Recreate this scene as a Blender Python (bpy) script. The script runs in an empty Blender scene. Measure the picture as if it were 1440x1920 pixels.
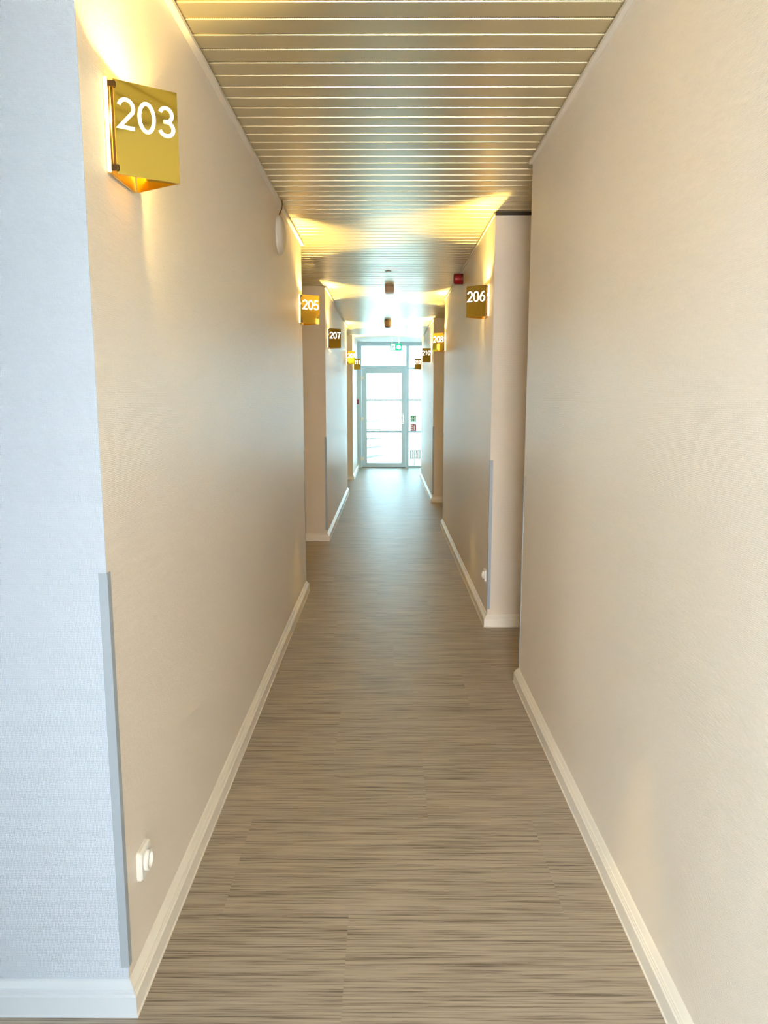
import bpy, bmesh, math, random
from mathutils import Vector, Matrix

# ------------------------------------------------------------------ camera, world, exposure
S = bpy.context.scene
COL = S.collection
CAM_H = 1.4878
cd = bpy.data.cameras.new('camera')
cam = bpy.data.objects.new('camera', cd)
COL.objects.link(cam)
cd.sensor_fit = 'VERTICAL'
cd.sensor_height = 36.0
cd.lens = 36.0 * 1408.26 / 1920
cd.clip_start = 0.02
cam.location = (0, 0, CAM_H)
cam.rotation_euler = (math.pi / 2 - 0.1488, 0, 0.0035)
S.camera = cam

SKY_LOBBY = 26.0               # hazy sunny side of the sky, behind the viewer
SKY_END = 7.0                  # blue side of the sky, beyond the end door
LAMP_W = 44.0                  # each number lamp
LAMP_COL = (1.0, 0.70, 0.21)
EXPOSURE = 0.56
w = bpy.data.worlds.new('hazy_sky')
S.world = w
w.use_nodes = True
_nt = w.node_tree
bg = _nt.nodes['Background']
_tc = _nt.nodes.new('ShaderNodeTexCoord')
_sp = _nt.nodes.new('ShaderNodeSeparateXYZ')
_mr = _nt.nodes.new('ShaderNodeMapRange')
_mr.inputs['From Min'].default_value = -0.95
_mr.inputs['From Max'].default_value = -0.55
_mx = _nt.nodes.new('ShaderNodeMix')
_mx.data_type = 'RGBA'
_mx.clamp_factor = True
_mx.inputs['A'].default_value = (1.0 * SKY_LOBBY, 0.97 * SKY_LOBBY, 0.94 * SKY_LOBBY, 1)
_mx.inputs['B'].default_value = (0.50 * SKY_END, 0.83 * SKY_END, 1.0 * SKY_END, 1)
_nt.links.new(_tc.outputs['Generated'], _sp.inputs[0])
_nt.links.new(_sp.outputs['Y'], _mr.inputs['Value'])
_nt.links.new(_mr.outputs['Result'], _mx.inputs['Factor'])
_nt.links.new(_mx.outputs['Result'], bg.inputs['Color'])
bg.inputs['Strength'].default_value = 1.0
S.view_settings.view_transform = 'Standard'
S.view_settings.look = 'None'
S.view_settings.exposure = EXPOSURE
S.view_settings.gamma = 1.0
S.view_settings.use_curve_mapping = False
S.cycles.use_denoising = True
S.cycles.max_bounces = 14
S.cycles.diffuse_bounces = 8
S.cycles.glossy_bounces = 5
S.cycles.transparent_max_bounces = 12
S.cycles.sample_clamp_indirect = 8.0
S.cycles.blur_glossy = 0.6

# ------------------------------------------------------------------ materials
def new_mat(name):
    m = bpy.data.materials.new(name)
    m.use_nodes = True
    nt = m.node_tree
    return m, nt, nt.nodes['Principled BSDF']

def plain(name, col, rough=0.5, metal=0.0, spec=0.5, grain=0.0):
    m, nt, b = new_mat(name)
    b.inputs['Base Color'].default_value = (*col, 1)
    b.inputs['Roughness'].default_value = rough
    b.inputs['Metallic'].default_value = metal
    b.inputs['Specular IOR Level'].default_value = spec
    if grain:
        n = nt.nodes.new('ShaderNodeTexNoise')
        n.inputs['Scale'].default_value = 60
        r = nt.nodes.new('ShaderNodeMapRange')
        r.inputs['To Min'].default_value = max(0.02, rough - grain)
        r.inputs['To Max'].default_value = rough + grain
        nt.links.new(n.outputs['Fac'], r.inputs['Value'])
        nt.links.new(r.outputs['Result'], b.inputs['Roughness'])
    return m

def glow(name, col, strength):
    m, nt, b = new_mat(name)
    b.inputs['Base Color'].default_value = (*col, 1)
    b.inputs['Emission Color'].default_value = (*col, 1)
    b.inputs['Emission Strength'].default_value = strength
    b.inputs['Roughness'].default_value = 0.5
    return m

def math_node(nt, op, a=None, b=None, va=0.0, vb=0.0):
    n = nt.nodes.new('ShaderNodeMath')
    n.operation = op
    n.inputs[0].default_value = va
    n.inputs[1].default_value = vb
    if a is not None: nt.links.new(a, n.inputs[0])
    if b is not None: nt.links.new(b, n.inputs[1])
    return n.outputs[0]

def wallpaper(name, col, rough=0.37, pitch=0.0065, strength=0.7):
    """painted woven-glass wallpaper: fine diagonal weave as a bump"""
    m, nt, b = new_mat(name)
    tc = nt.nodes.new('ShaderNodeTexCoord')
    sp = nt.nodes.new('ShaderNodeSeparateXYZ')
    nt.links.new(tc.outputs['Object'], sp.inputs[0])
    h = math_node(nt, 'ADD', sp.outputs['X'], sp.outputs['Y'])
    wob = nt.nodes.new('ShaderNodeTexNoise')
    wob.inputs['Scale'].default_value = 90
    wob.inputs['Detail'].default_value = 3
    nt.links.new(tc.outputs['Object'], wob.inputs['Vector'])
    k = 2 * math.pi / pitch
    jit = math_node(nt, 'MULTIPLY', wob.outputs['Fac'], vb=5.0)
    a1 = math_node(nt, 'MULTIPLY', h, vb=k)
    a1 = math_node(nt, 'ADD', a1, jit)
    a2 = math_node(nt, 'MULTIPLY', sp.outputs['Z'], vb=k * 0.75)
    a2 = math_node(nt, 'ADD', a2, jit)
    s1 = math_node(nt, 'SINE', math_node(nt, 'ADD', a1, a2))
    s2 = math_node(nt, 'SINE', math_node(nt, 'SUBTRACT', a1, a2))
    wv = math_node(nt, 'MULTIPLY', s1, s2)
    wv = math_node(nt, 'ADD', wv, math_node(nt, 'MULTIPLY', wob.outputs['Fac'], vb=1.2))
    bp = nt.nodes.new('ShaderNodeBump')
    bp.inputs['Strength'].default_value = strength
    bp.inputs['Distance'].default_value = 0.0012
    nt.links.new(wv, bp.inputs['Height'])
    nt.links.new(bp.outputs['Normal'], b.inputs['Normal'])
    big = nt.nodes.new('ShaderNodeTexNoise')
    big.inputs['Scale'].default_value = 1.3
    nt.links.new(tc.outputs['Object'], big.inputs['Vector'])
    mx = nt.nodes.new('ShaderNodeMix')
    mx.data_type = 'RGBA'
    mx.inputs['A'].default_value = (*[c * 0.985 for c in col], 1)
    mx.inputs['B'].default_value = (*[min(1, c * 1.015) for c in col], 1)
    nt.links.new(big.outputs['Fac'], mx.inputs['Factor'])
    nt.links.new(mx.outputs['Result'], b.inputs['Base Color'])
    b.inputs['Roughness'].default_value = rough
    return m

def floor_material():
    m, nt, b = new_mat('striated_vinyl')
    tc = nt.nodes.new('ShaderNodeTexCoord')
    sp = nt.nodes.new('ShaderNodeSeparateXYZ')
    nt.links.new(tc.outputs['Object'], sp.inputs[0])
    # 0.5 m tiles laid with a half-tile shift: every tile carries its own streaks
    row = math_node(nt, 'FLOOR', math_node(nt, 'MULTIPLY', sp.outputs['Y'], vb=2.0))
    shift = math_node(nt, 'MULTIPLY', row, vb=0.37)
    cx = math_node(nt, 'ADD', math_node(nt, 'MULTIPLY', sp.outputs['X'], vb=1.0), shift)
    colm = math_node(nt, 'FLOOR', cx)
    cid = nt.nodes.new('ShaderNodeCombineXYZ')
    nt.links.new(colm, cid.inputs[0]); nt.links.new(row, cid.inputs[1])
    wn = nt.nodes.new('ShaderNodeTexWhiteNoise')
    wn.noise_dimensions = '3D'
    nt.links.new(cid.outputs[0], wn.inputs['Vector'])
    off = math_node(nt, 'MULTIPLY', wn.outputs['Value'], vb=37.0)
    def streak(kx, ky, detail, rough):
        c = nt.nodes.new('ShaderNodeCombineXYZ')
        nt.links.new(math_node(nt, 'MULTIPLY', sp.outputs['X'], vb=kx), c.inputs[0])
        nt.links.new(math_node(nt, 'MULTIPLY', sp.outputs['Y'], vb=ky), c.inputs[1])
        nt.links.new(off, c.inputs[2])
        n = nt.nodes.new('ShaderNodeTexNoise')
        n.inputs['Scale'].default_value = 1.0
        n.inputs['Detail'].default_value = detail
        n.inputs['Roughness'].default_value = rough
        nt.links.new(c.outputs[0], n.inputs['Vector'])
        return n.outputs['Fac']
    s1 = streak(4.5, 240.0, 3.0, 0.6)
    s2 = streak(1.5, 50.0, 1.0, 0.5)
    v = math_node(nt, 'ADD', math_node(nt, 'MULTIPLY', s1, vb=0.8), math_node(nt, 'MULTIPLY', s2, vb=0.2))
    r = nt.nodes.new('ShaderNodeValToRGB')
    e = r.color_ramp.elements
    e[0].position = 0.34; e[0].color = (0.085, 0.070, 0.056, 1)
    e[1].position = 0.66; e[1].color = (0.46, 0.40, 0.325, 1)
    n = e.new(0.45); n.color = (0.29, 0.25, 0.205, 1)
    n = e.new(0.53); n.color = (0.385, 0.335, 0.275, 1)
    nt.links.new(v, r.inputs['Fac'])
    nt.links.new(r.outputs['Color'], b.inputs['Base Color'])
    b.inputs['Roughness'].default_value = 0.42
    bp = nt.nodes.new('ShaderNodeBump')
    bp.inputs['Strength'].default_value = 0.12
    bp.inputs['Distance'].default_value = 0.001
    nt.links.new(v, bp.inputs['Height'])
    nt.links.new(bp.outputs['Normal'], b.inputs['Normal'])
    return m

def slat_material():
    """lacquered perforated aluminium panel"""
    m, nt, b = new_mat('lacquered_aluminium')
    tc = nt.nodes.new('ShaderNodeTexCoord')
    sp = nt.nodes.new('ShaderNodeSeparateXYZ')
    nt.links.new(tc.outputs['Object'], sp.inputs[0])
    k = 2 * math.pi / 0.0055
    sx = math_node(nt, 'SINE', math_node(nt, 'MULTIPLY', sp.outputs['X'], vb=k))
    sy = math_node(nt, 'SINE', math_node(nt, 'MULTIPLY', sp.outputs['Y'], vb=k))
    p = math_node(nt, 'MULTIPLY', sx, sy)
    hole = math_node(nt, 'GREATER_THAN', p, vb=0.55)
    mx = nt.nodes.new('ShaderNodeMix')
    mx.data_type = 'RGBA'
    mx.inputs['A'].default_value = (0.74, 0.66, 0.43, 1)
    mx.inputs['B'].default_value = (0.44, 0.385, 0.27, 1)
    nt.links.new(hole, mx.inputs['Factor'])
    nt.links.new(mx.outputs['Result'], b.inputs['Base Color'])
    b.inputs['Metallic'].default_value = 0.68
    b.inputs['Roughness'].default_value = 0.32
    return m

def glass_material():
    m, nt, b = new_mat('clear_glazing')
    nt.nodes.remove(b)
    out = nt.nodes['Material Output']
    tr = nt.nodes.new('ShaderNodeBsdfTransparent')
    tr.inputs['Color'].default_value = (0.95, 0.98, 0.97, 1)
    gl = nt.nodes.new('ShaderNodeBsdfGlossy')
    gl.inputs['Roughness'].default_value = 0.02
    fr = nt.nodes.new('ShaderNodeFresnel')
    fr.inputs['IOR'].default_value = 1.45
    mx = nt.nodes.new('ShaderNodeMixShader')
    nt.links.new(fr.outputs[0], mx.inputs[0])
    nt.links.new(tr.outputs[0], mx.inputs[1])
    nt.links.new(gl.outputs[0], mx.inputs[2])
    nt.links.new(mx.outputs[0], out.inputs['Surface'])
    return m

M = {
    'wall': wallpaper('beige_weave_wallpaper', (0.88, 0.81, 0.71)),
    'lobby': wallpaper('daylight_tint_wallpaper', (0.56, 0.64, 0.76), rough=0.6, strength=0.6),  # cool daylight balance of the front wall, put into the paint colour
    'floor': floor_material(),
    'slat': slat_material(),
    'dark_gap': plain('gap_shade_dark', (0.06, 0.05, 0.04), 0.9),
    'plaster': plain('white_plaster', (0.85, 0.86, 0.85), 0.7, grain=0.05),
    'skirting': plain('cream_white_lacquer', (0.88, 0.85, 0.78), 0.38, grain=0.05),
    'trim': plain('cream_trim', (0.80, 0.76, 0.68), 0.5),
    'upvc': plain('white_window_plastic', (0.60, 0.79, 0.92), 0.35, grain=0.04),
    'glass': glass_material(),
    'gasket': plain('dark_rubber', (0.05, 0.06, 0.07), 0.6),
    'gold': plain('polished_gold_plate', (0.58, 0.43, 0.085), 0.05, 1.0, grain=0.015),
    'lit_acrylic': glow('lit_acrylic', (1.0, 0.78, 0.36), 4.5),
    'lit_number': glow('lit_opal_number', (1.0, 0.96, 0.86), 3.2),
    'holder': plain('grey_lamp_holder', (0.55, 0.54, 0.52), 0.5),
    'screw': plain('dark_bronze', (0.10, 0.055, 0.02), 0.35, 0.7),
    'guard': plain('grey_plastic', (0.35, 0.41, 0.48), 0.42, grain=0.05),
    'socket': plain('white_plastic', (0.86, 0.86, 0.83), 0.3, grain=0.04),
    'dark': plain('black_plastic', (0.02, 0.02, 0.02), 0.5),
    'red': plain('red_plastic', (0.30, 0.004, 0.008), 0.35, grain=0.05),
    'red_dark': plain('dark_red_plastic', (0.10, 0.004, 0.008), 0.4),
    'sensor': plain('backlit_tan_plastic', (0.55, 0.38, 0.20), 0.45, grain=0.05),  # brown carries the backlit shade of pale plastic
    'sensor_rim': plain('cream_plastic', (0.85, 0.80, 0.68), 0.45),
    'fabric': plain('grey_speaker_cover', (0.72, 0.68, 0.60), 0.7, grain=0.1),
    'cable': plain('brown_cable', (0.12, 0.07, 0.03), 0.6),
    'exit_green': glow('lit_exit_green', (0.0, 0.42, 0.30), 0.55),
    'exit_white': glow('lit_exit_white', (0.80, 1.0, 0.96), 0.8),
    'sign_green': plain('sign_green', (0.03, 0.33, 0.12), 0.5),
    'sign_red': plain('sign_red', (0.55, 0.01, 0.04), 0.5),
    'sign_white': plain('sign_white', (0.85, 0.86, 0.84), 0.5),
    'steel': plain('brushed_steel', (0.75, 0.78, 0.80), 0.3, 1.0, grain=0.08),
    'galvanised': plain('galvanised_steel', (0.13, 0.11, 0.09), 0.6, 0.2, grain=0.1),
    'slat_grey': plain('weathered_grey_slats', (0.27, 0.22, 0.15), 0.7, grain=0.1),
    'satin_gold': plain('satin_gold_plate', (0.76, 0.57, 0.14), 0.35, 1.0, grain=0.05),
    'skirting_lobby': plain('daylight_tint_lacquer', (0.60, 0.67, 0.75), 0.38, grain=0.05),  # same daylight tint in the colour of the front skirting
    'concrete': plain('pale_concrete', (0.70, 0.70, 0.68), 0.9, grain=0.05),
}

# ------------------------------------------------------------------ mesh helpers
def link(name, me, parent=None, loc=None):
    o = bpy.data.objects.new(name, me)
    COL.objects.link(o)
    if parent is not None: o.parent = parent
    if loc is not None: o.location = loc
    return o

def finish(name, bm, mats, parent=None, loc=None, smooth=False, bevel=0.0):
    if not isinstance(mats, (list, tuple)): mats = [mats]
    if bevel:
        bmesh.ops.remove_doubles(bm, verts=bm.verts, dist=1e-6)
        es = [e for e in bm.edges if len(e.link_faces) == 2 and e.calc_face_angle(0) > 0.6]
        bmesh.ops.bevel(bm, geom=es, offset=bevel, segments=2, affect='EDGES', profile=0.6)
    bmesh.ops.recalc_face_normals(bm, faces=bm.faces)
    me = bpy.data.meshes.new(name)
    bm.to_mesh(me); bm.free()
    for m in mats: me.materials.append(m)
    if smooth:
        for p in me.polygons: p.use_smooth = True
    return link(name, me, parent, loc)

def box(bm, x0, x1, y0, y1, z0, z1, mi=0):
    v = [bm.verts.new(p) for p in ((x0,y0,z0),(x1,y0,z0),(x1,y1,z0),(x0,y1,z0),(x0,y0,z1),(x1,y0,z1),(x1,y1,z1),(x0,y1,z1))]
    for f in ((0,3,2,1),(4,5,6,7),(0,1,5,4),(1,2,6,5),(2,3,7,6),(3,0,4,7)):
        fc = bm.faces.new([v[i] for i in f]); fc.material_index = mi
    return v

def prism(bm, pts, z0, z1, mi=0):
    """vertical prism over a plan outline"""
    a = [bm.verts.new((p[0], p[1], z0)) for p in pts]
    b = [bm.verts.new((p[0], p[1], z1)) for p in pts]
    n = len(pts)
    fs = [bm.faces.new(a[::-1]), bm.faces.new(b)]
    for i in range(n):
        fs.append(bm.faces.new((a[i], a[(i+1) % n], b[(i+1) % n], b[i])))
    for f in fs: f.material_index = mi

def lathe(bm, prof, mat=Matrix.Identity(4), n=32, mi=0):
    """prof: (radius, height) pairs about local Z"""
    rings = []
    for r, z in prof:
        if r < 1e-6:
            rings.append([bm.verts.new(mat @ Vector((0, 0, z)))])
        else:
            rings.append([bm.verts.new(mat @ Vector((r*math.cos(2*math.pi*i/n), r*math.sin(2*math.pi*i/n), z))) for i in range(n)])
    for a, b in zip(rings, rings[1:]):
        for i in range(n):
            j = (i+1) % n
            if len(a) == 1 and len(b) == 1: continue
            if len(a) == 1: f = bm.faces.new((a[0], b[i], b[j]))
            elif len(b) == 1: f = bm.faces.new((a[i], a[j], b[0]))
            else: f = bm.faces.new((a[i], a[j], b[j], b[i]))
            f.material_index = mi
    if len(rings[0]) > 1:
        f = bm.faces.new(rings[0][::-1]); f.material_index = mi
    if len(rings[-1]) > 1:
        f = bm.faces.new(rings[-1]); f.material_index = mi

def tube(bm, pts, r, n=8, mi=0):
    pts = [Vector(p) for p in pts]
    rings = []
    for i, p in enumerate(pts):
        d = (pts[min(i+1, len(pts)-1)] - pts[max(i-1, 0)]).normalized()
        up = Vector((0, 0, 1)) if abs(d.z) < 0.9 else Vector((1, 0, 0))
        a = d.cross(up).normalized(); b = d.cross(a)
        rings.append([bm.verts.new(p + r*(math.cos(2*math.pi*k/n)*a + math.sin(2*math.pi*k/n)*b)) for k in range(n)])
    for a, b in zip(rings, rings[1:]):
        for k in range(n):
            f = bm.faces.new((a[k], a[(k+1) % n], b[(k+1) % n], b[k])); f.material_index = mi
    bm.faces.new(rings[0][::-1]); bm.faces.new(rings[-1])

def ribbon(bm, pts, wdt, O, U, V, N, t, closed=False, mi=0):
    """flat stroke of width wdt along a 2-D path, laid on the plane O + u U + v V, t thick along N"""
    n = len(pts); L = []; Rr = []
    for i, p in enumerate(pts):
        a = pts[(i-1) % n] if (closed or i > 0) else p
        b = pts[(i+1) % n] if (closed or i < n-1) else p
        d1 = Vector((p[0]-a[0], p[1]-a[1])); d2 = Vector((b[0]-p[0], b[1]-p[1]))
        if d1.length < 1e-9: d1 = d2
        if d2.length < 1e-9: d2 = d1
        d1.normalize(); d2.normalize()
        nn = Vector((-(d1.y+d2.y), d1.x+d2.x))
        nn.normalize()
        c = max(0.45, nn.dot(Vector((-d1.y, d1.x))))
        q = nn * (wdt/2/c)
        L.append((p[0]+q.x, p[1]+q.y)); Rr.append((p[0]-q.x, p[1]-q.y))
    def P(q, k): return O + U*q[0] + V*q[1] + N*k
    vs = [[bm.verts.new(P(q, k)) for q in s] for k in (0, t) for s in (L, Rr)]
    l0, r0, l1, r1 = vs
    m = n if closed else n-1
    for i in range(m):
        j = (i+1) % n
        for q in ((l1[i], l1[j], r1[j], r1[i]), (l0[j], l0[i], r0[i], r0[j]), (l0[i], l0[j], l1[j], l1[i]), (r0[j], r0[i], r1[i], r1[j])):
            f = bm.faces.new(q); f.material_index = mi
    if not closed:
        bm.faces.new((l0[0], l1[0], r1[0], r0[0])); bm.faces.new((l0[-1], r0[-1], r1[-1], l1[-1]))

def tag(o, label=None, cat=None, group=None, kind=None):
    if label: o['label'] = label
    if cat: o['category'] = cat
    if group: o['group'] = group
    if kind: o['kind'] = kind
    return o

def thing(name, loc, label, cat, group=None):
    o = bpy.data.objects.new(name, None)
    COL.objects.link(o)
    o.location = loc
    o.empty_display_size = 0.05
    return tag(o, label, cat, group)

def struct(o, label, cat):
    return tag(o, label, cat, kind='structure')

# ------------------------------------------------------------------ the setting
XL, XRN, XR = -0.63, 0.70, 0.666         # left wall, right wall near, right wall further on
CEIL = 2.623
Y0, YD = -2.2, 16.55                      # lobby back wall, end glazing
NL, NR = -1.15, 1.20                      # backs of the door niches
LOB = -2.2

bm = bmesh.new(); box(bm, LOB-0.1, 1.7, Y0-0.1, YD+0.05, -0.12, 0)
struct(finish('floor', bm, M['floor']), 'grey beige vinyl floor with fine dark cross streaks', 'floor')

left_path = [(XL, 1.650), (XL, 5.74), (NL, 5.74), (NL, 7.86), (XL, 7.86), (XL, 12.05), (NL, 12.05), (NL, 14.05), (XL, 14.05), (XL, YD+0.1)]
bm = bmesh.new(); prism(bm, left_path + [(-1.6, YD+0.1), (-1.6, 1.650)], 0, 2.80)
struct(finish('wall_left', bm, M['wall'], bevel=0), 'beige textured left corridor wall with two door niches', 'wall')
right_path = [(XRN, Y0), (XRN, 3.81), (NR, 3.81), (NR, 4.82), (XR, 4.82), (XR, 8.85), (NR, 8.85), (NR, 10.87), (XR, 10.87), (XR, 14.55), (NR, 14.55), (NR, YD+0.1)]
bm = bmesh.new(); prism(bm, right_path + [(1.7, YD+0.1), (1.7, Y0)], 0, 2.80)
struct(finish('wall_right', bm, M['wall']), 'beige textured right corridor wall with recessed door niches', 'wall')
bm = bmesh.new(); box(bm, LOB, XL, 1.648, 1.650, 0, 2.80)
struct(finish('wall_front', bm, M['lobby']), 'textured wall facing the viewer at the left edge, cool daylight tinted into its paint', 'wall')
bm = bmesh.new()
SY0, SY1, SZ0, SZ1 = -0.30, 0.50, 0.50, 1.22  # unseen side opening, added and sized for the daylight on the front wall
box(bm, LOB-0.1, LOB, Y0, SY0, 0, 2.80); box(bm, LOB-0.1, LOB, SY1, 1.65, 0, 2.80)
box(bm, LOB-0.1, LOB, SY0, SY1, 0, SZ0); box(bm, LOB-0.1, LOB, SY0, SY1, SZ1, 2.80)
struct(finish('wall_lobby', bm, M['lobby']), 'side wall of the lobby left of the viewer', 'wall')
bm = bmesh.new(); box(bm, LOB, -0.15, -0.75, -0.60, 0, 2.80)  # unseen stub added to keep back window light off the front wall
struct(finish('wall_light_block', bm, M['lobby']), 'unseen wall stub added left of and behind the viewer to block light', 'wall')
# back wall with its big window (behind the viewer)
WX0, WX1, WZ0, WZ1 = -0.95, 0.62, 0.05, 2.5
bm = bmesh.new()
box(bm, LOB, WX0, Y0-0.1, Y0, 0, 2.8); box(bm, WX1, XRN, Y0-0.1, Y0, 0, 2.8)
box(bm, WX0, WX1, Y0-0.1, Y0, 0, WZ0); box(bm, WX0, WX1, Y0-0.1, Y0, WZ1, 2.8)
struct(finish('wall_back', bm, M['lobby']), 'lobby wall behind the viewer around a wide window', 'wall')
wn = struct(thing('window_2', (0, Y0-0.05, WZ0), 'wide lobby window behind the viewer', 'window'), 'wide lobby window behind the viewer', 'window')
bm = bmesh.new()
for x in (WX0, (WX0*2+WX1)/3, (WX0+WX1*2)/3, WX1-0.06): box(bm, x, x+0.06, -0.03, 0.03, 0, WZ1-WZ0)
box(bm, WX0, WX1, -0.03, 0.03, 0, 0.06); box(bm, WX0, WX1, -0.03, 0.03, WZ1-WZ0-0.06, WZ1-WZ0)
finish('window_frame', bm, M['upvc'], wn)

# ceiling: 100 mm panels with recessed joints
def slat_ceiling():
    bm = bmesh.new()
    p = 0.1; g = 0.0065; dep = 0.011
    y = 2.359 - 45*p
    prof = []
    while y < 13.70 - 1e-6:
        # joint centred on y
        prof += [(y-g-0.004, 0, 0), (y-g-0.001, 0.0012, 0), (y-g, 0.004, 0), (y-g, dep, 0), (y+g, dep, 0), (y+g, 0.004, 0), (y+g+0.001, 0.0012, 0), (y+g+0.004, 0, 0)]
        y += p
    prof.append((13.70, 0, 0)); prof.append((13.70, 0.16, 0))
    prof = [(max(q[0], Y0), q[1]) for q in prof]
    xs = (-4.0, 1.6)
    rows = [[bm.verts.new((x, q[0], CEIL+q[1])) for x in xs] for q in prof]
    for a, b in zip(rows, rows[1:]):
        if (a[0].co-b[0].co).length < 1e-7: continue
        bm.faces.new((a[0], a[1], b[1], b[0]))
    # solid top
    t0 = [bm.verts.new((x, Y0, CEIL+0.16)) for x in xs]
    bm.faces.new((rows[-1][0], rows[-1][1], t0[1], t0[0]))
    bm.faces.new((t0[0], t0[1], rows[0][1], rows[0][0]))
    return finish('ceiling', bm, M['slat'])
struct(slat_ceiling(), 'beige metal ceiling of narrow panels running across the corridor', 'ceiling')
bm = bmesh.new(); box(bm, -1.6, 1.6, 13.70, YD+0.1, 2.70, 2.80)
struct(finish('ceiling_end', bm, M['plaster']), 'plain white raised ceiling in front of the glazed end door', 'ceiling')

# skirting swept along the plan
SK = [(0.0, 0.0), (0.0265, 0.0), (0.0265, 0.003), (0.0235, 0.006), (0.0225, 0.052), (0.0185, 0.056), (0.0185, 0.060), (0.0160, 0.0615), (0.0160, 0.066), (0.0125, 0.0680), (0.0040, 0.080), (0.0, 0.083)]
def sweep(name, path, side, prof, mat, label, cat, first=0):
    """side=+1: room lies right of the walking direction"""
    bm = bmesh.new(); n = len(path); rings = []
    for i, p in enumerate(path):
        p = Vector(p)
        d1 = (p - Vector(path[i-1])).normalized() if i else None
        d2 = (Vector(path[i+1]) - p).normalized() if i < n-1 else None
        if d1 is None: d1 = d2
        if d2 is None: d2 = d1
        n1 = Vector((d1.y, -d1.x))*side; n2 = Vector((d2.y, -d2.x))*side
        m = (n1+n2); m = m / (1 + n1.dot(n2)) if (1 + n1.dot(n2)) > 1e-6 else n1
        rings.append([bm.verts.new((p.x + m.x*d, p.y + m.y*d, z)) for d, z in prof])
    k = len(prof)
    for j, (a, b) in enumerate(zip(rings, rings[1:])):
        for i in range(k):
            bm.faces.new((a[i], a[(i+1) % k], b[(i+1) % k], b[i])).material_index = first if j == 0 else 0
    bm.faces.new(rings[0][::-1]); bm.faces.new(rings[-1])
    return struct(finish(name, bm, mat), label, cat)
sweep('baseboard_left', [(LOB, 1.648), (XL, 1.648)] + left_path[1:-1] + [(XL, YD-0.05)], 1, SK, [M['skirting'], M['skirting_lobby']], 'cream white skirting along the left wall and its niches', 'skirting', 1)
sweep('baseboard_right', right_path[:-1] + [(NR, YD-0.05)], -1, SK, M['skirting'], 'cream white skirting along the right wall and its niches', 'skirting')

# ceiling edge angles along the corridor walls
def edge_trim(i, x, s, y0, y1, w_, label):
    bm = bmesh.new()
    x1 = x + s*w_
    box(bm, min(x, x1), max(x, x1), y0, y1, CEIL-0.020, CEIL-0.005)
    struct(finish('trim_%d' % i, bm, M['trim'], bevel=0.002), label, 'ceiling trim')
edge_trim(1, XL, 1, 1.66, 5.745, 0.022, 'ceiling edge strip above the first left wall')
edge_trim(2, XL, 1, 7.86, 12.05, 0.020, 'ceiling edge strip above the second left wall')
edge_trim(3, XRN, -1, Y0, 3.815, 0.018, 'ceiling edge strip above the near right wall')
edge_trim(4, XR, -1, 4.83, 8.85, 0.008, 'thin ceiling edge strip above the middle right wall')
edge_trim(5, XR, -1, 10.87, 13.70, 0.016, 'ceiling edge strip above the far right wall')

bm = bmesh.new(); box(bm, XR, NR, 4.812, 4.8195, CEIL-0.020, CEIL-0.002)  # shadow of the ceiling gap, laid on as a dark strip
struct(finish('trim_6', bm, M['dark_gap']), 'dark strip standing for the shaded gap under the ceiling on the front of the middle right wall', 'ceiling trim')

# ------------------------------------------------------------------ glazed end door, transom and sidelight
DY0, DY1 = YD-0.035, YD+0.035
XE = NR
win = struct(thing('window_1', (0, YD, 0), '', ''), 'white framed glazing with transom and sidelight around the end door', 'window')
bm = bmesh.new()
def mb(bm, x0, x1, z0, z1, d=0.035): box(bm, x0, x1, -d, d, z0, z1)
mb(bm, -0.63, -0.548, 0, 2.70); mb(bm, 0.422, 0.484, 0, 2.70); mb(bm, XE-0.05, XE, 0, 2.70)
for a, b in ((-0.548, 0.422), (0.484, XE-0.05)): mb(bm, a, b, 2.624, 2.70)
mb(bm, -0.548, 0.422, 2.146, 2.206)
for z0, z1 in ((2.135, 2.173), (1.452, 1.498), (0.767, 0.806), (0.0, 0.045)): mb(bm, 0.484, XE-0.05, z0, z1, 0.03)
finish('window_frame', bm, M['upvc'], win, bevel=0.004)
bm = bmesh.new()
box(bm, -0.548, 0.422, -0.006, 0.006, 2.206, 2.624); box(bm, 0.484, XE-0.05, -0.006, 0.006, 0.045, 2.624)
finish('pane', bm, M['glass'], win)

door = struct(thing('door_1', (-0.545, YD, 0), '', ''), 'white framed glass door at the corridor end', 'door')
bm = bmesh.new(); ox = 0.545
def dbx(x0, x1, z0, z1, d=0.032, yo=-0.012): box(bm, x0+ox, x1+ox, yo-d, yo+d, z0, z1)
dbx(-0.545, -0.429, 0.012, 2.143); dbx(0.322, 0.419, 0.012, 2.143)
dbx(-0.429, 0.322, 2.047, 2.143); dbx(-0.429, 0.322, 0.012, 0.105)
dbx(-0.429, 0.322, 1.452, 1.494, 0.02); dbx(-0.429, 0.322, 0.763, 0.810, 0.02)
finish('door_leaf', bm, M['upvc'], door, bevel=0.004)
bm = bmesh.new(); box(bm, -0.429+ox, 0.322+ox, -0.018, -0.006, 0.105, 2.047)
finish('pane', bm, M['glass'], door)
bm = bmesh.new(); box(bm, 0, 0.964, -0.03, 0.03, 0.0, 0.012)
finish('threshold', bm, M['gasket'], door)
for z in (1.945, 1.071, 0.196):
    bm = bmesh.new()
    lathe(bm, [(0.011, -0.05), (0.011, 0.05)], Matrix.Translation((-0.006, -0.058, z)), 16)
    box(bm, -0.03, 0.045, -0.060, -0.044, z-0.028, z+0.028)
    finish('hinge', bm, M['socket'], door, bevel=0.002)
hd = bmesh.new()
box(hd, 0.345+ox, 0.377+ox, -0.056, -0.044, 0.96, 1.15)
tube(hd, [(0.361+ox, -0.05, 1.10), (0.361+ox, -0.10, 1.10), (0.340+ox, -0.105, 1.10), (0.245+ox, -0.105, 1.095)], 0.010, 10)
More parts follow.
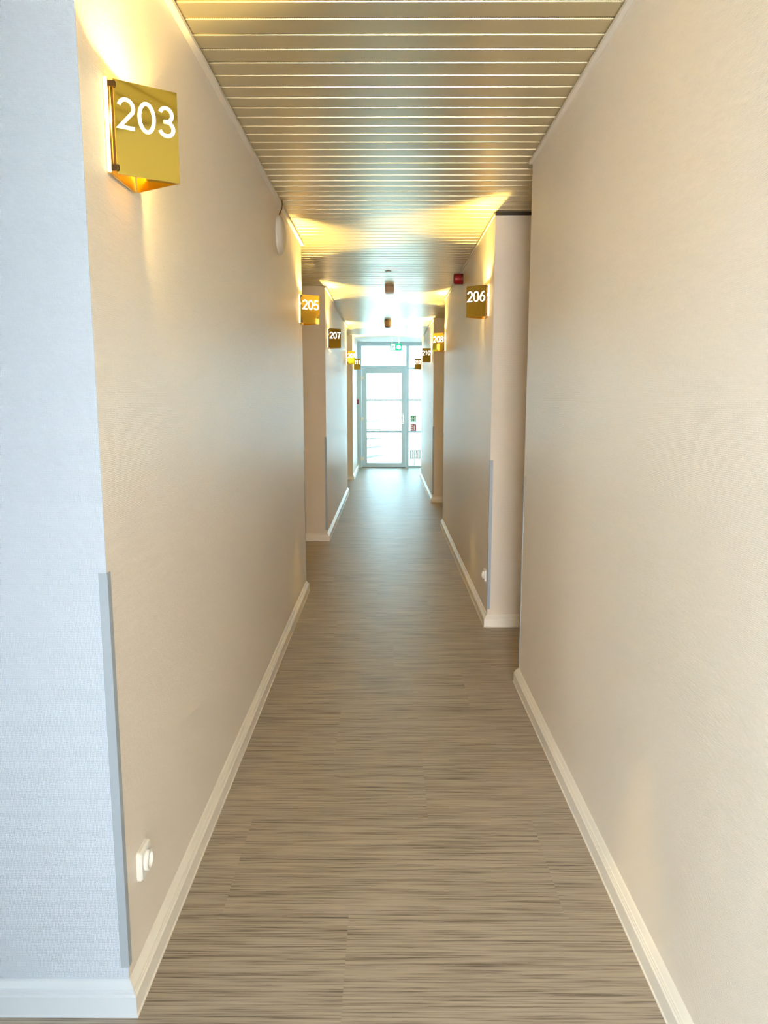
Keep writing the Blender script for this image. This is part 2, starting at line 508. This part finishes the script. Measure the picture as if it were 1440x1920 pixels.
ho = finish('door_handle', hd, M['steel'], door)
bm = bmesh.new(); lathe(bm, [(0.009, 0), (0.009, 0.004)], Matrix.Translation((0.361+ox, -0.056, 0.99)) @ Matrix.Rotation(math.pi/2, 4, 'X'), 16)
finish('keyhole', bm, M['dark'], ho)

# exterior landing outside the door
bm = bmesh.new(); box(bm, -4, 5, YD+0.10, 24, -0.12, -0.02)
struct(finish('ground', bm, M['concrete']), 'pale landing outside the end door', 'ground')

# ------------------------------------------------------------------ number lamps
def arc(cx, cy, rx, ry, a0, a1, n=18):
    return [(cx+rx*math.cos(math.radians(a0+(a1-a0)*i/n)), cy+ry*math.sin(math.radians(a0+(a1-a0)*i/n))) for i in range(n+1)]
# digits in a box 0.58 wide, 1 high: list of (points, closed)
D = {
    '0': [(arc(0.29, 0.5, 0.25, 0.46, 0, 350, 35), True)],
    '1': [([(0.12, 0.76), (0.33, 0.96), (0.33, 0.02)], False)],
    '2': [(arc(0.29, 0.70, 0.24, 0.26, 165, -35, 18) + [(0.05, 0.06), (0.55, 0.06)], False)],
    '3': [(arc(0.28, 0.735, 0.21, 0.225, 160, -90, 18) + [(0.20, 0.51)], False), ([(0.20, 0.51)] + arc(0.28, 0.275, 0.245, 0.235, 90, -160, 20), False)],
    '5': [([(0.50, 0.95), (0.13, 0.95), (0.08, 0.52)] + arc(0.28, 0.32, 0.245, 0.28, 125, -155, 22), False)],
    '6': [(arc(0.29, 0.30, 0.235, 0.26, 0, 350, 28), True), ([(0.47, 0.93), (0.33, 0.88), (0.19, 0.74), (0.09, 0.55), (0.055, 0.34)], False)],
    '7': [([(0.05, 0.94), (0.53, 0.94), (0.36, 0.55), (0.24, 0.02)], False)],
    '8': [(arc(0.29, 0.735, 0.205, 0.215, 0, 350, 26), True), (arc(0.29, 0.275, 0.245, 0.245, 0, 350, 28), True)],
    '9': [(arc(0.29, 0.70, 0.235, 0.26, 0, 350, 28), True), ([(0.525, 0.66), (0.49, 0.45), (0.39, 0.26), (0.25, 0.12), (0.11, 0.07)], False)],
}
BT = 0.011            # back plate thickness
LH = 0.200            # lamp height
PA, PB, PC = Vector((BT+0.010, 0.004)), Vector((0.140, 0.085)), Vector((BT+0.004, 0.165))
cache = {}
def plate_bm(a, b, t, z0, z1):
    """upright sheet between plan points a and b, t thick"""
    d = (b-a).normalized(); n = Vector((-d.y, d.x))*t/2
    bm = bmesh.new(); prism(bm, [a-n, b-n, b+n, a+n], z0, z1)
    return bm
def number_lamp(text, side, ya, zb, label):
    """side=+1: on the left wall, facing +X; the lamp origin is on the wall at its near lower edge"""
    s = side
    X = XL if s > 0 else XR
    root = thing('number_lamp', (X, ya, zb), label, 'wall lamp', 'gold door number lamps along the corridor')
    fx = lambda p: Vector((p.x*s, p.y))
    if s not in cache:
        parts = []
        bm = bmesh.new(); x = sorted((0.004*s, BT*s)); box(bm, x[0], x[1], -0.004, 0.170, 0, LH)
        parts.append(finish('back_plate', bm, M['satin_gold'], root, bevel=0.0015))
        bm = bmesh.new(); x = sorted((0.004*s, (BT+0.0005)*s)); box(bm, x[0], x[1], -0.0085, -0.0041, 0.001, LH)
        parts.append(finish('light_strip', bm, M['lit_acrylic'], root, bevel=0.001))
        parts.append(finish('number_plate', plate_bm(fx(PA), fx(PB), 0.003, 0, LH), M['gold'], root))
        parts.append(finish('side_plate', plate_bm(fx(PB), fx(PC), 0.003, 0, LH), M['gold'], root))
        bm = bmesh.new(); x = sorted(((BT+0.0005)*s, (BT+0.0155)*s)); box(bm, x[0], x[1], 0.0125, 0.0140, 0.012, LH-0.012)  # added dark strip that stops lamp light leaking past the plate edge
        parts.append(finish('leak_blocker', bm, M['screw'], root))
        for z in (0.012, LH-0.012):
            bm = bmesh.new(); x = sorted((BT*s, (BT+0.017)*s))
            box(bm, x[0], x[1], -0.006, 0.004, z-0.006, z+0.006)
            parts.append(finish('spacer', bm, M['screw'], root, bevel=0.0015))
        bm = bmesh.new()
        prism(bm, [fx(Vector(q)) for q in ((BT+0.0005, 0.026), (0.030, 0.022), (0.084, 0.064), (0.084, 0.106), (0.030, 0.145), (BT+0.0005, 0.140))], 0.030, 0.042)
        parts.append(finish('lamp_holder', bm, M['holder'], root, bevel=0.003))
        cache[s] = parts
    else:
        for p in cache[s]:
            c = p.copy(); COL.objects.link(c); c.parent = root
    # glowing numerals on the face towards the viewer
    a, b = fx(PA), fx(PB)
    if s < 0: a, b = b, a
    u2 = (b-a).normalized(); L = (b-a).length
    n2 = Vector((u2.y, -u2.x))
    U = Vector((u2.x, u2.y, 0)); N = Vector((n2.x, n2.y, 0)); V = Vector((0, 0, 1))
    hgt = 0.066; wd = 0.58*hgt; gap = 0.0075
    tot = 3*wd + 2*gap
    bm = bmesh.new()
    for i, ch in enumerate(text):
        O = Vector((a.x, a.y, 0)) + U*((L-tot)/2 + i*(wd+gap)) + V*(LH-0.036-hgt) + N*0.0016
        for pts, cl in D[ch]:
            ribbon(bm, [(p[0]*hgt, p[1]*hgt) for p in pts], 0.0074, O, U, V, N, 0.0012, cl)
    finish('number', bm, M['lit_number'], root)
    ld = bpy.data.lights.new('lamp_light', 'POINT')
    ld.energy = LAMP_W; ld.color = LAMP_COL; ld.shadow_soft_size = 0.007
    lo = bpy.data.objects.new('lamp_light', ld); COL.objects.link(lo); lo.parent = root
    lo.location = (0.0195*s, 0.080, 0.145)
    return root
number_lamp('203', 1, 1.785, 1.992, 'large gold lamp numbered 203 at the near left corner, closest of all')
number_lamp('205', 1, 5.53, 2.030, 'gold lamp numbered 205 at the far end of the first left wall')
number_lamp('207', 1, 8.13, 2.030, 'gold lamp numbered 207 on the second left wall behind lamp 205')
number_lamp('209', 1, 11.86, 2.030, 'gold lamp numbered 209 at the far end of the second left wall')
number_lamp('211', 1, 14.28, 2.045, 'small gold lamp numbered 211 left of the end door')
number_lamp('206', -1, 5.02, 2.022, 'gold lamp numbered 206 on the right wall below the red alarm')
number_lamp('208', -1, 8.66, 2.030, 'gold lamp numbered 208 at the far end of the middle right wall')
number_lamp('210', -1, 11.28, 2.035, 'gold lamp numbered 210 at the start of the far right wall')
number_lamp('212', -1, 14.34, 2.045, 'faint gold lamp numbered 212 before the sidelight at the far right')

# ------------------------------------------------------------------ corner guards
def corner_guard(x, y, sx, sy, label):
    """L profile over a wall corner; sx, sy: directions out of the two faces"""
    t, wd = 0.0025, 0.018
    bm = bmesh.new()
    q = [(sx*t, sy*t), (-sx*wd, sy*t), (-sx*wd, 0), (0, 0), (0, -sy*wd), (sx*t, -sy*wd)]
    prism(bm, q, 0, 0.985)
    o = finish('corner_guard', bm, M['guard'], None, (x, y, 0.116))
    tag(o, label, 'corner guard', 'grey corner guards on the wall edges')
corner_guard(XL, 1.648, 1, -1, 'grey corner guard strip on the near left wall edge below lamp 203')
corner_guard(XL, 5.74, 1, 1, 'thin grey corner guard on the far edge of the first left wall')
corner_guard(XL, 7.86, 1, -1, 'grey corner guard below lamp 207 on the second left wall')
corner_guard(XRN, 3.81, -1, 1, 'thin grey corner guard on the far edge of the near right wall')
corner_guard(XR, 4.82, -1, -1, 'grey corner guard on the middle right wall beside the small socket')
corner_guard(XR, 8.85, -1, 1, 'thin grey corner guard at the far edge of the middle right wall below lamp 208')
corner_guard(XR, 10.87, -1, -1, 'grey corner guard below lamp 210 on the far right wall')

# ------------------------------------------------------------------ sockets
def wall_socket(x, s, y, z, label):
    r = thing('wall_socket', (x, y, z), label, 'socket', 'white wall sockets above the skirting')
    bm = bmesh.new(); rr = []
    for cy_, cz_, a0 in ((0.028, 0.028, 0), (-0.028, 0.028, 90), (-0.028, -0.028, 180), (0.028, -0.028, 270)):
        rr += [(cy_+0.012*math.cos(math.radians(a0+t)), cz_+0.012*math.sin(math.radians(a0+t))) for t in (0, 22, 45, 68, 90)]
    lay = [[bm.verts.new((xx*s, q[0]*k_, q[1]*k_)) for q in rr] for xx, k_ in ((0.0005, 1.0), (0.009, 1.0), (0.014, 0.90))]
    for l0, l1 in zip(lay, lay[1:]):
        for i in range(len(rr)): bm.faces.new((l0[i], l0[(i+1) % len(rr)], l1[(i+1) % len(rr)], l1[i]))
    bm.faces.new(lay[0]); bm.faces.new(lay[-1])
    finish('cover_plate', bm, M['socket'], r)
    bm = bmesh.new()
    rot = Matrix.Rotation(math.pi/2*s, 4, 'Y')
    lathe(bm, [(0.026, 0.010), (0.026, 0.022), (0.023, 0.024), (0.0205, 0.024), (0.0195, 0.012), (0.0, 0.012)], rot, 32)
    finish('socket_ring', bm, M['socket'], r, smooth=False)
    for k in (-1, 1):
        bm = bmesh.new(); lathe(bm, [(0.0028, 0.0118), (0.0028, 0.0126)], Matrix.Translation((0, k*0.0095, 0)) @ rot, 12)
        finish('pin_hole', bm, M['dark'], r)
wall_socket(XL, 1, 1.775, 0.318, 'white round-hole socket low on the near left wall beside the grey guard')
wall_socket(XR, -1, 4.93, 0.322, 'small white socket low on the middle right wall')

# ------------------------------------------------------------------ small fittings
d = thing('wall_fixture', (XL, 4.54, 2.43), 'round pale disc fixture high on the left wall with a cable to the ceiling', 'wall fixture')
bm = bmesh.new(); rot = Matrix.Rotation(math.pi/2, 4, 'Y')
lathe(bm, [(0.108, 0.001), (0.110, 0.010), (0.104, 0.020)], rot, 40); finish('rim', bm, M['fabric'], d)
bm = bmesh.new(); lathe(bm, [(0.103, 0.016), (0.100, 0.024), (0.08, 0.034), (0.05, 0.041), (0.0, 0.044)], rot, 40); finish('cover', bm, M['fabric'], d, smooth=True)
bm = bmesh.new(); tube(bm, [(0.008, 0.0, 0.105), (0.012, 0.02, 0.13), (0.020, 0.03, 0.150), (0.026, 0.015, 0.170), (0.026, 0.0, 0.190)], 0.004); finish('cable', bm, M['cable'], d)

a = thing('fire_alarm', (XR, 6.79, 2.528), 'red fire alarm sounder high on the right wall above lamp 206', 'alarm')
rot = Matrix.Rotation(-math.pi/2, 4, 'Y')
bm = bmesh.new(); lathe(bm, [(0.045, 0.001), (0.045, 0.016), (0.043, 0.018)], rot, 32); finish('base', bm, M['red_dark'], a, bevel=0)
bm = bmesh.new(); lathe(bm, [(0.043, 0.018), (0.045, 0.021), (0.045, 0.070), (0.043, 0.078), (0.037, 0.082), (0.0, 0.084)], rot, 32); finish('sounder', bm, M['red'], a, smooth=True)

c = thing('call_point', (XL, 16.10, 1.44), 'small red call point on the left wall beside the end door', 'call point')
bm = bmesh.new(); box(bm, 0.0005, 0.045, -0.045, 0.045, -0.05, 0.05); finish('housing', bm, M['red'], c, bevel=0.004)
bm = bmesh.new(); box(bm, 0.045, 0.047, -0.025, 0.025, -0.025, 0.025); finish('press_plate', bm, M['sign_white'], c)

m1 = thing('motion_sensor', (0.028, 7.90, CEIL), 'square ceiling sensor box, brown from backlit shade, nearer of the two', 'sensor')
bm = bmesh.new(); box(bm, -0.047, 0.047, -0.047, 0.047, -0.058, -0.0005); finish('housing', bm, M['sensor'], m1, bevel=0.005)
bm = bmesh.new(); box(bm, -0.042, 0.042, -0.042, 0.042, -0.069, -0.058); finish('lens', bm, M['sensor_rim'], m1, bevel=0.003)
m2 = thing('smoke_detector', (0.015, 11.25, CEIL), 'round brown smoke detector on the ceiling before the exit sign', 'smoke detector')
bm = bmesh.new(); lathe(bm, [(0.052, -0.0005), (0.053, -0.030), (0.050, -0.060), (0.044, -0.082), (0.040, -0.086)], Matrix.Identity(4), 32); finish('housing', bm, M['sensor'], m2, smooth=True)
bm = bmesh.new(); lathe(bm, [(0.040, -0.086), (0.038, -0.096), (0.020, -0.102), (0.0, -0.103)], Matrix.Identity(4), 32); finish('grille', bm, M['dark'], m2, smooth=True)
bm = bmesh.new(); lathe(bm, [(0.0, -0.006), (0.026, -0.005), (0.029, -0.0005)], Matrix.Translation((0.012, 6.96, CEIL)), 28)
tag(finish('ceiling_cap', bm, M['sensor']), 'tiny flat round cap flush on the ceiling nearest the viewer', 'ceiling fitting')

# exit sign on two rods
ex = thing('exit_sign', (0.182, 15.2, 2.515), 'green and white lit exit sign hanging in front of the end door', 'exit sign')
bm = bmesh.new(); box(bm, -0.117, 0.117, -0.012, 0.012, -0.073, 0.073); finish('panel', bm, M['exit_green'], ex, bevel=0.003)
for x in (-0.075, 0.06):
    bm = bmesh.new(); lathe(bm, [(0.006, 0.073), (0.006, 0.184)], Matrix.Translation((x, 0, 0)), 12); finish('rod', bm, M['exit_white'], ex)
pg = bmesh.new()
O = Vector((0, -0.0122, 0)); U = Vector((1, 0, 0)); V = Vector((0, 0, 1)); N = Vector((0, -1, 0))
box(pg, -0.098, -0.018, -0.0135, -0.012, -0.060, 0.058)
lathe(pg, [(0.042, 0), (0.042, 0.0015)], Matrix.Translation((0.056, -0.012, -0.004)) @ Matrix.Rotation(math.pi/2, 4, 'X'), 28)
finish('pictogram', pg, M['exit_white'], ex)
def running_man(bm, cx, cz, k, yo):
    """simple running figure, k = height"""
    O = Vector((cx, yo, cz)); t = 0.0012
    lathe(bm, [(0.10*k, 0), (0.10*k, t)], Matrix.Translation((cx+0.06*k, yo, cz+0.86*k)) @ Matrix.Rotation(math.pi/2, 4, 'X'), 14)
    ribbon(bm, [(0.02*k, 0.72*k), (-0.06*k, 0.42*k)], 0.17*k, O, U, V, N, t)
    ribbon(bm, [(-0.05*k, 0.45*k), (0.12*k, 0.30*k), (0.04*k, 0.03*k)], 0.10*k, O, U, V, N, t)
    ribbon(bm, [(-0.07*k, 0.45*k), (-0.16*k, 0.22*k), (-0.36*k, 0.20*k)], 0.10*k, O, U, V, N, t)
    ribbon(bm, [(0.02*k, 0.70*k), (0.20*k, 0.52*k), (0.34*k, 0.62*k)], 0.08*k, O, U, V, N, t)
    ribbon(bm, [(0.00*k, 0.70*k), (-0.22*k, 0.66*k), (-0.30*k, 0.48*k)], 0.08*k, O, U, V, N, t)
bm = bmesh.new(); running_man(bm, -0.056, -0.052, 0.10, -0.0135); finish('figure', bm, M['exit_green'], ex)

# signs stuck on the sidelight glass
yS = YD - 0.0066
g = thing('safety_sign', (0.582, yS, 1.068), 'small green and white safety sign on the sidelight glass, upper one', 'sign', 'square signs on the sidelight glass')
bm = bmesh.new(); box(bm, -0.067, 0.067, -0.0012, 0, -0.067, 0.067); finish('panel', bm, M['sign_green'], g)
bm = bmesh.new(); running_man(bm, -0.022, -0.052, 0.105, -0.0014)
box(bm, 0.020, 0.058, -0.0026, -0.0014, -0.050, 0.050); finish('pictogram', bm, M['sign_white'], g)
r = thing('safety_sign', (0.583, yS, 0.880), 'small red and white fire sign on the sidelight glass, lower one', 'sign', 'square signs on the sidelight glass')
bm = bmesh.new(); box(bm, -0.067, 0.067, -0.0012, 0, -0.073, 0.073); finish('panel', bm, M['sign_red'], r)
bm = bmesh.new()
O2 = Vector((0.028, -0.0014, -0.06))
ribbon(bm, [(0, 0.0), (0, 0.085)], 0.034, O2, U, V, N, 0.0012)
ribbon(bm, [(0, 0.085), (0, 0.112), (0.028, 0.112)], 0.010, O2, U, V, N, 0.0012)
ribbon(bm, [(-0.006, 0.10), (-0.026, 0.09), (-0.030, 0.03)], 0.007, O2, U, V, N, 0.0012)
for z in (-0.055, -0.012, 0.030): box(bm, -0.060, -0.012, -0.0026, -0.0014, z, z+0.026)
finish('pictogram', bm, M['sign_white'], r)

# outside: open steel treads seen through the door, a slatted panel behind the sidelight
st = thing('outdoor_stair', (-0.45, 18.0, -0.02), 'pale open metal stair winding up outside behind the end door', 'stair')
for l, r_ in (((0.004, 0.0, 0.135), (0.384, 0.969)), ((-0.002, 0.28, 0.353), (0.358, 0.913)), ((-0.008, 0.56, 0.559), (0.331, 0.949)), ((-0.014, 0.84, 0.770), (0.304, 1.007)), ((-0.020, 1.12, 0.980), (0.295, 1.36))):
    a_ = Vector((l[0], l[1])); b_ = Vector(r_); d_ = (b_-a_)
    a_ = a_ - d_*0.7; n_ = Vector((-d_.y, d_.x)).normalized()*0.20
    bm = bmesh.new(); prism(bm, [a_, b_, b_+n_, a_+n_], l[2]-0.028, l[2]); finish('tread', bm, M['galvanised'], st)
bm = bmesh.new()
tube(bm, [(-0.22, -0.05, 0.0), (-0.22, 0.10, 1.6)], 0.03); finish('post', bm, M['galvanised'], st)

bm = bmesh.new(); tube(bm, [(-1.0, 21.0, 2.45), (2.2, 21.0, 2.45)], 0.02)
for x in (-0.98, 2.18): tube(bm, [(x, 21.0, -0.02), (x, 21.0, 2.45)], 0.02)
tag(finish('handrail', bm, M['galvanised']), 'faint grey horizontal rail outside above the end door glass', 'rail')
sp_ = thing('slatted_panel', (0.66, 16.85, 0.0), 'small grey slatted panel standing low behind the sidelight glass', 'panel')
bm = bmesh.new()
for i in range(7): box(bm, -0.14+0.042*i, -0.14+0.042*i+0.028, -0.012, 0.012, 0.165, 0.37)
box(bm, -0.14, 0.142, -0.008, 0.008, 0.345, 0.36); box(bm, -0.14, 0.142, -0.008, 0.008, 0.175, 0.19)
finish('slats', bm, M['slat_grey'], sp_)
bm = bmesh.new(); box(bm, -0.05, -0.03, -0.01, 0.01, -0.02, 0.165); finish('stand', bm, M['slat_grey'], sp_)
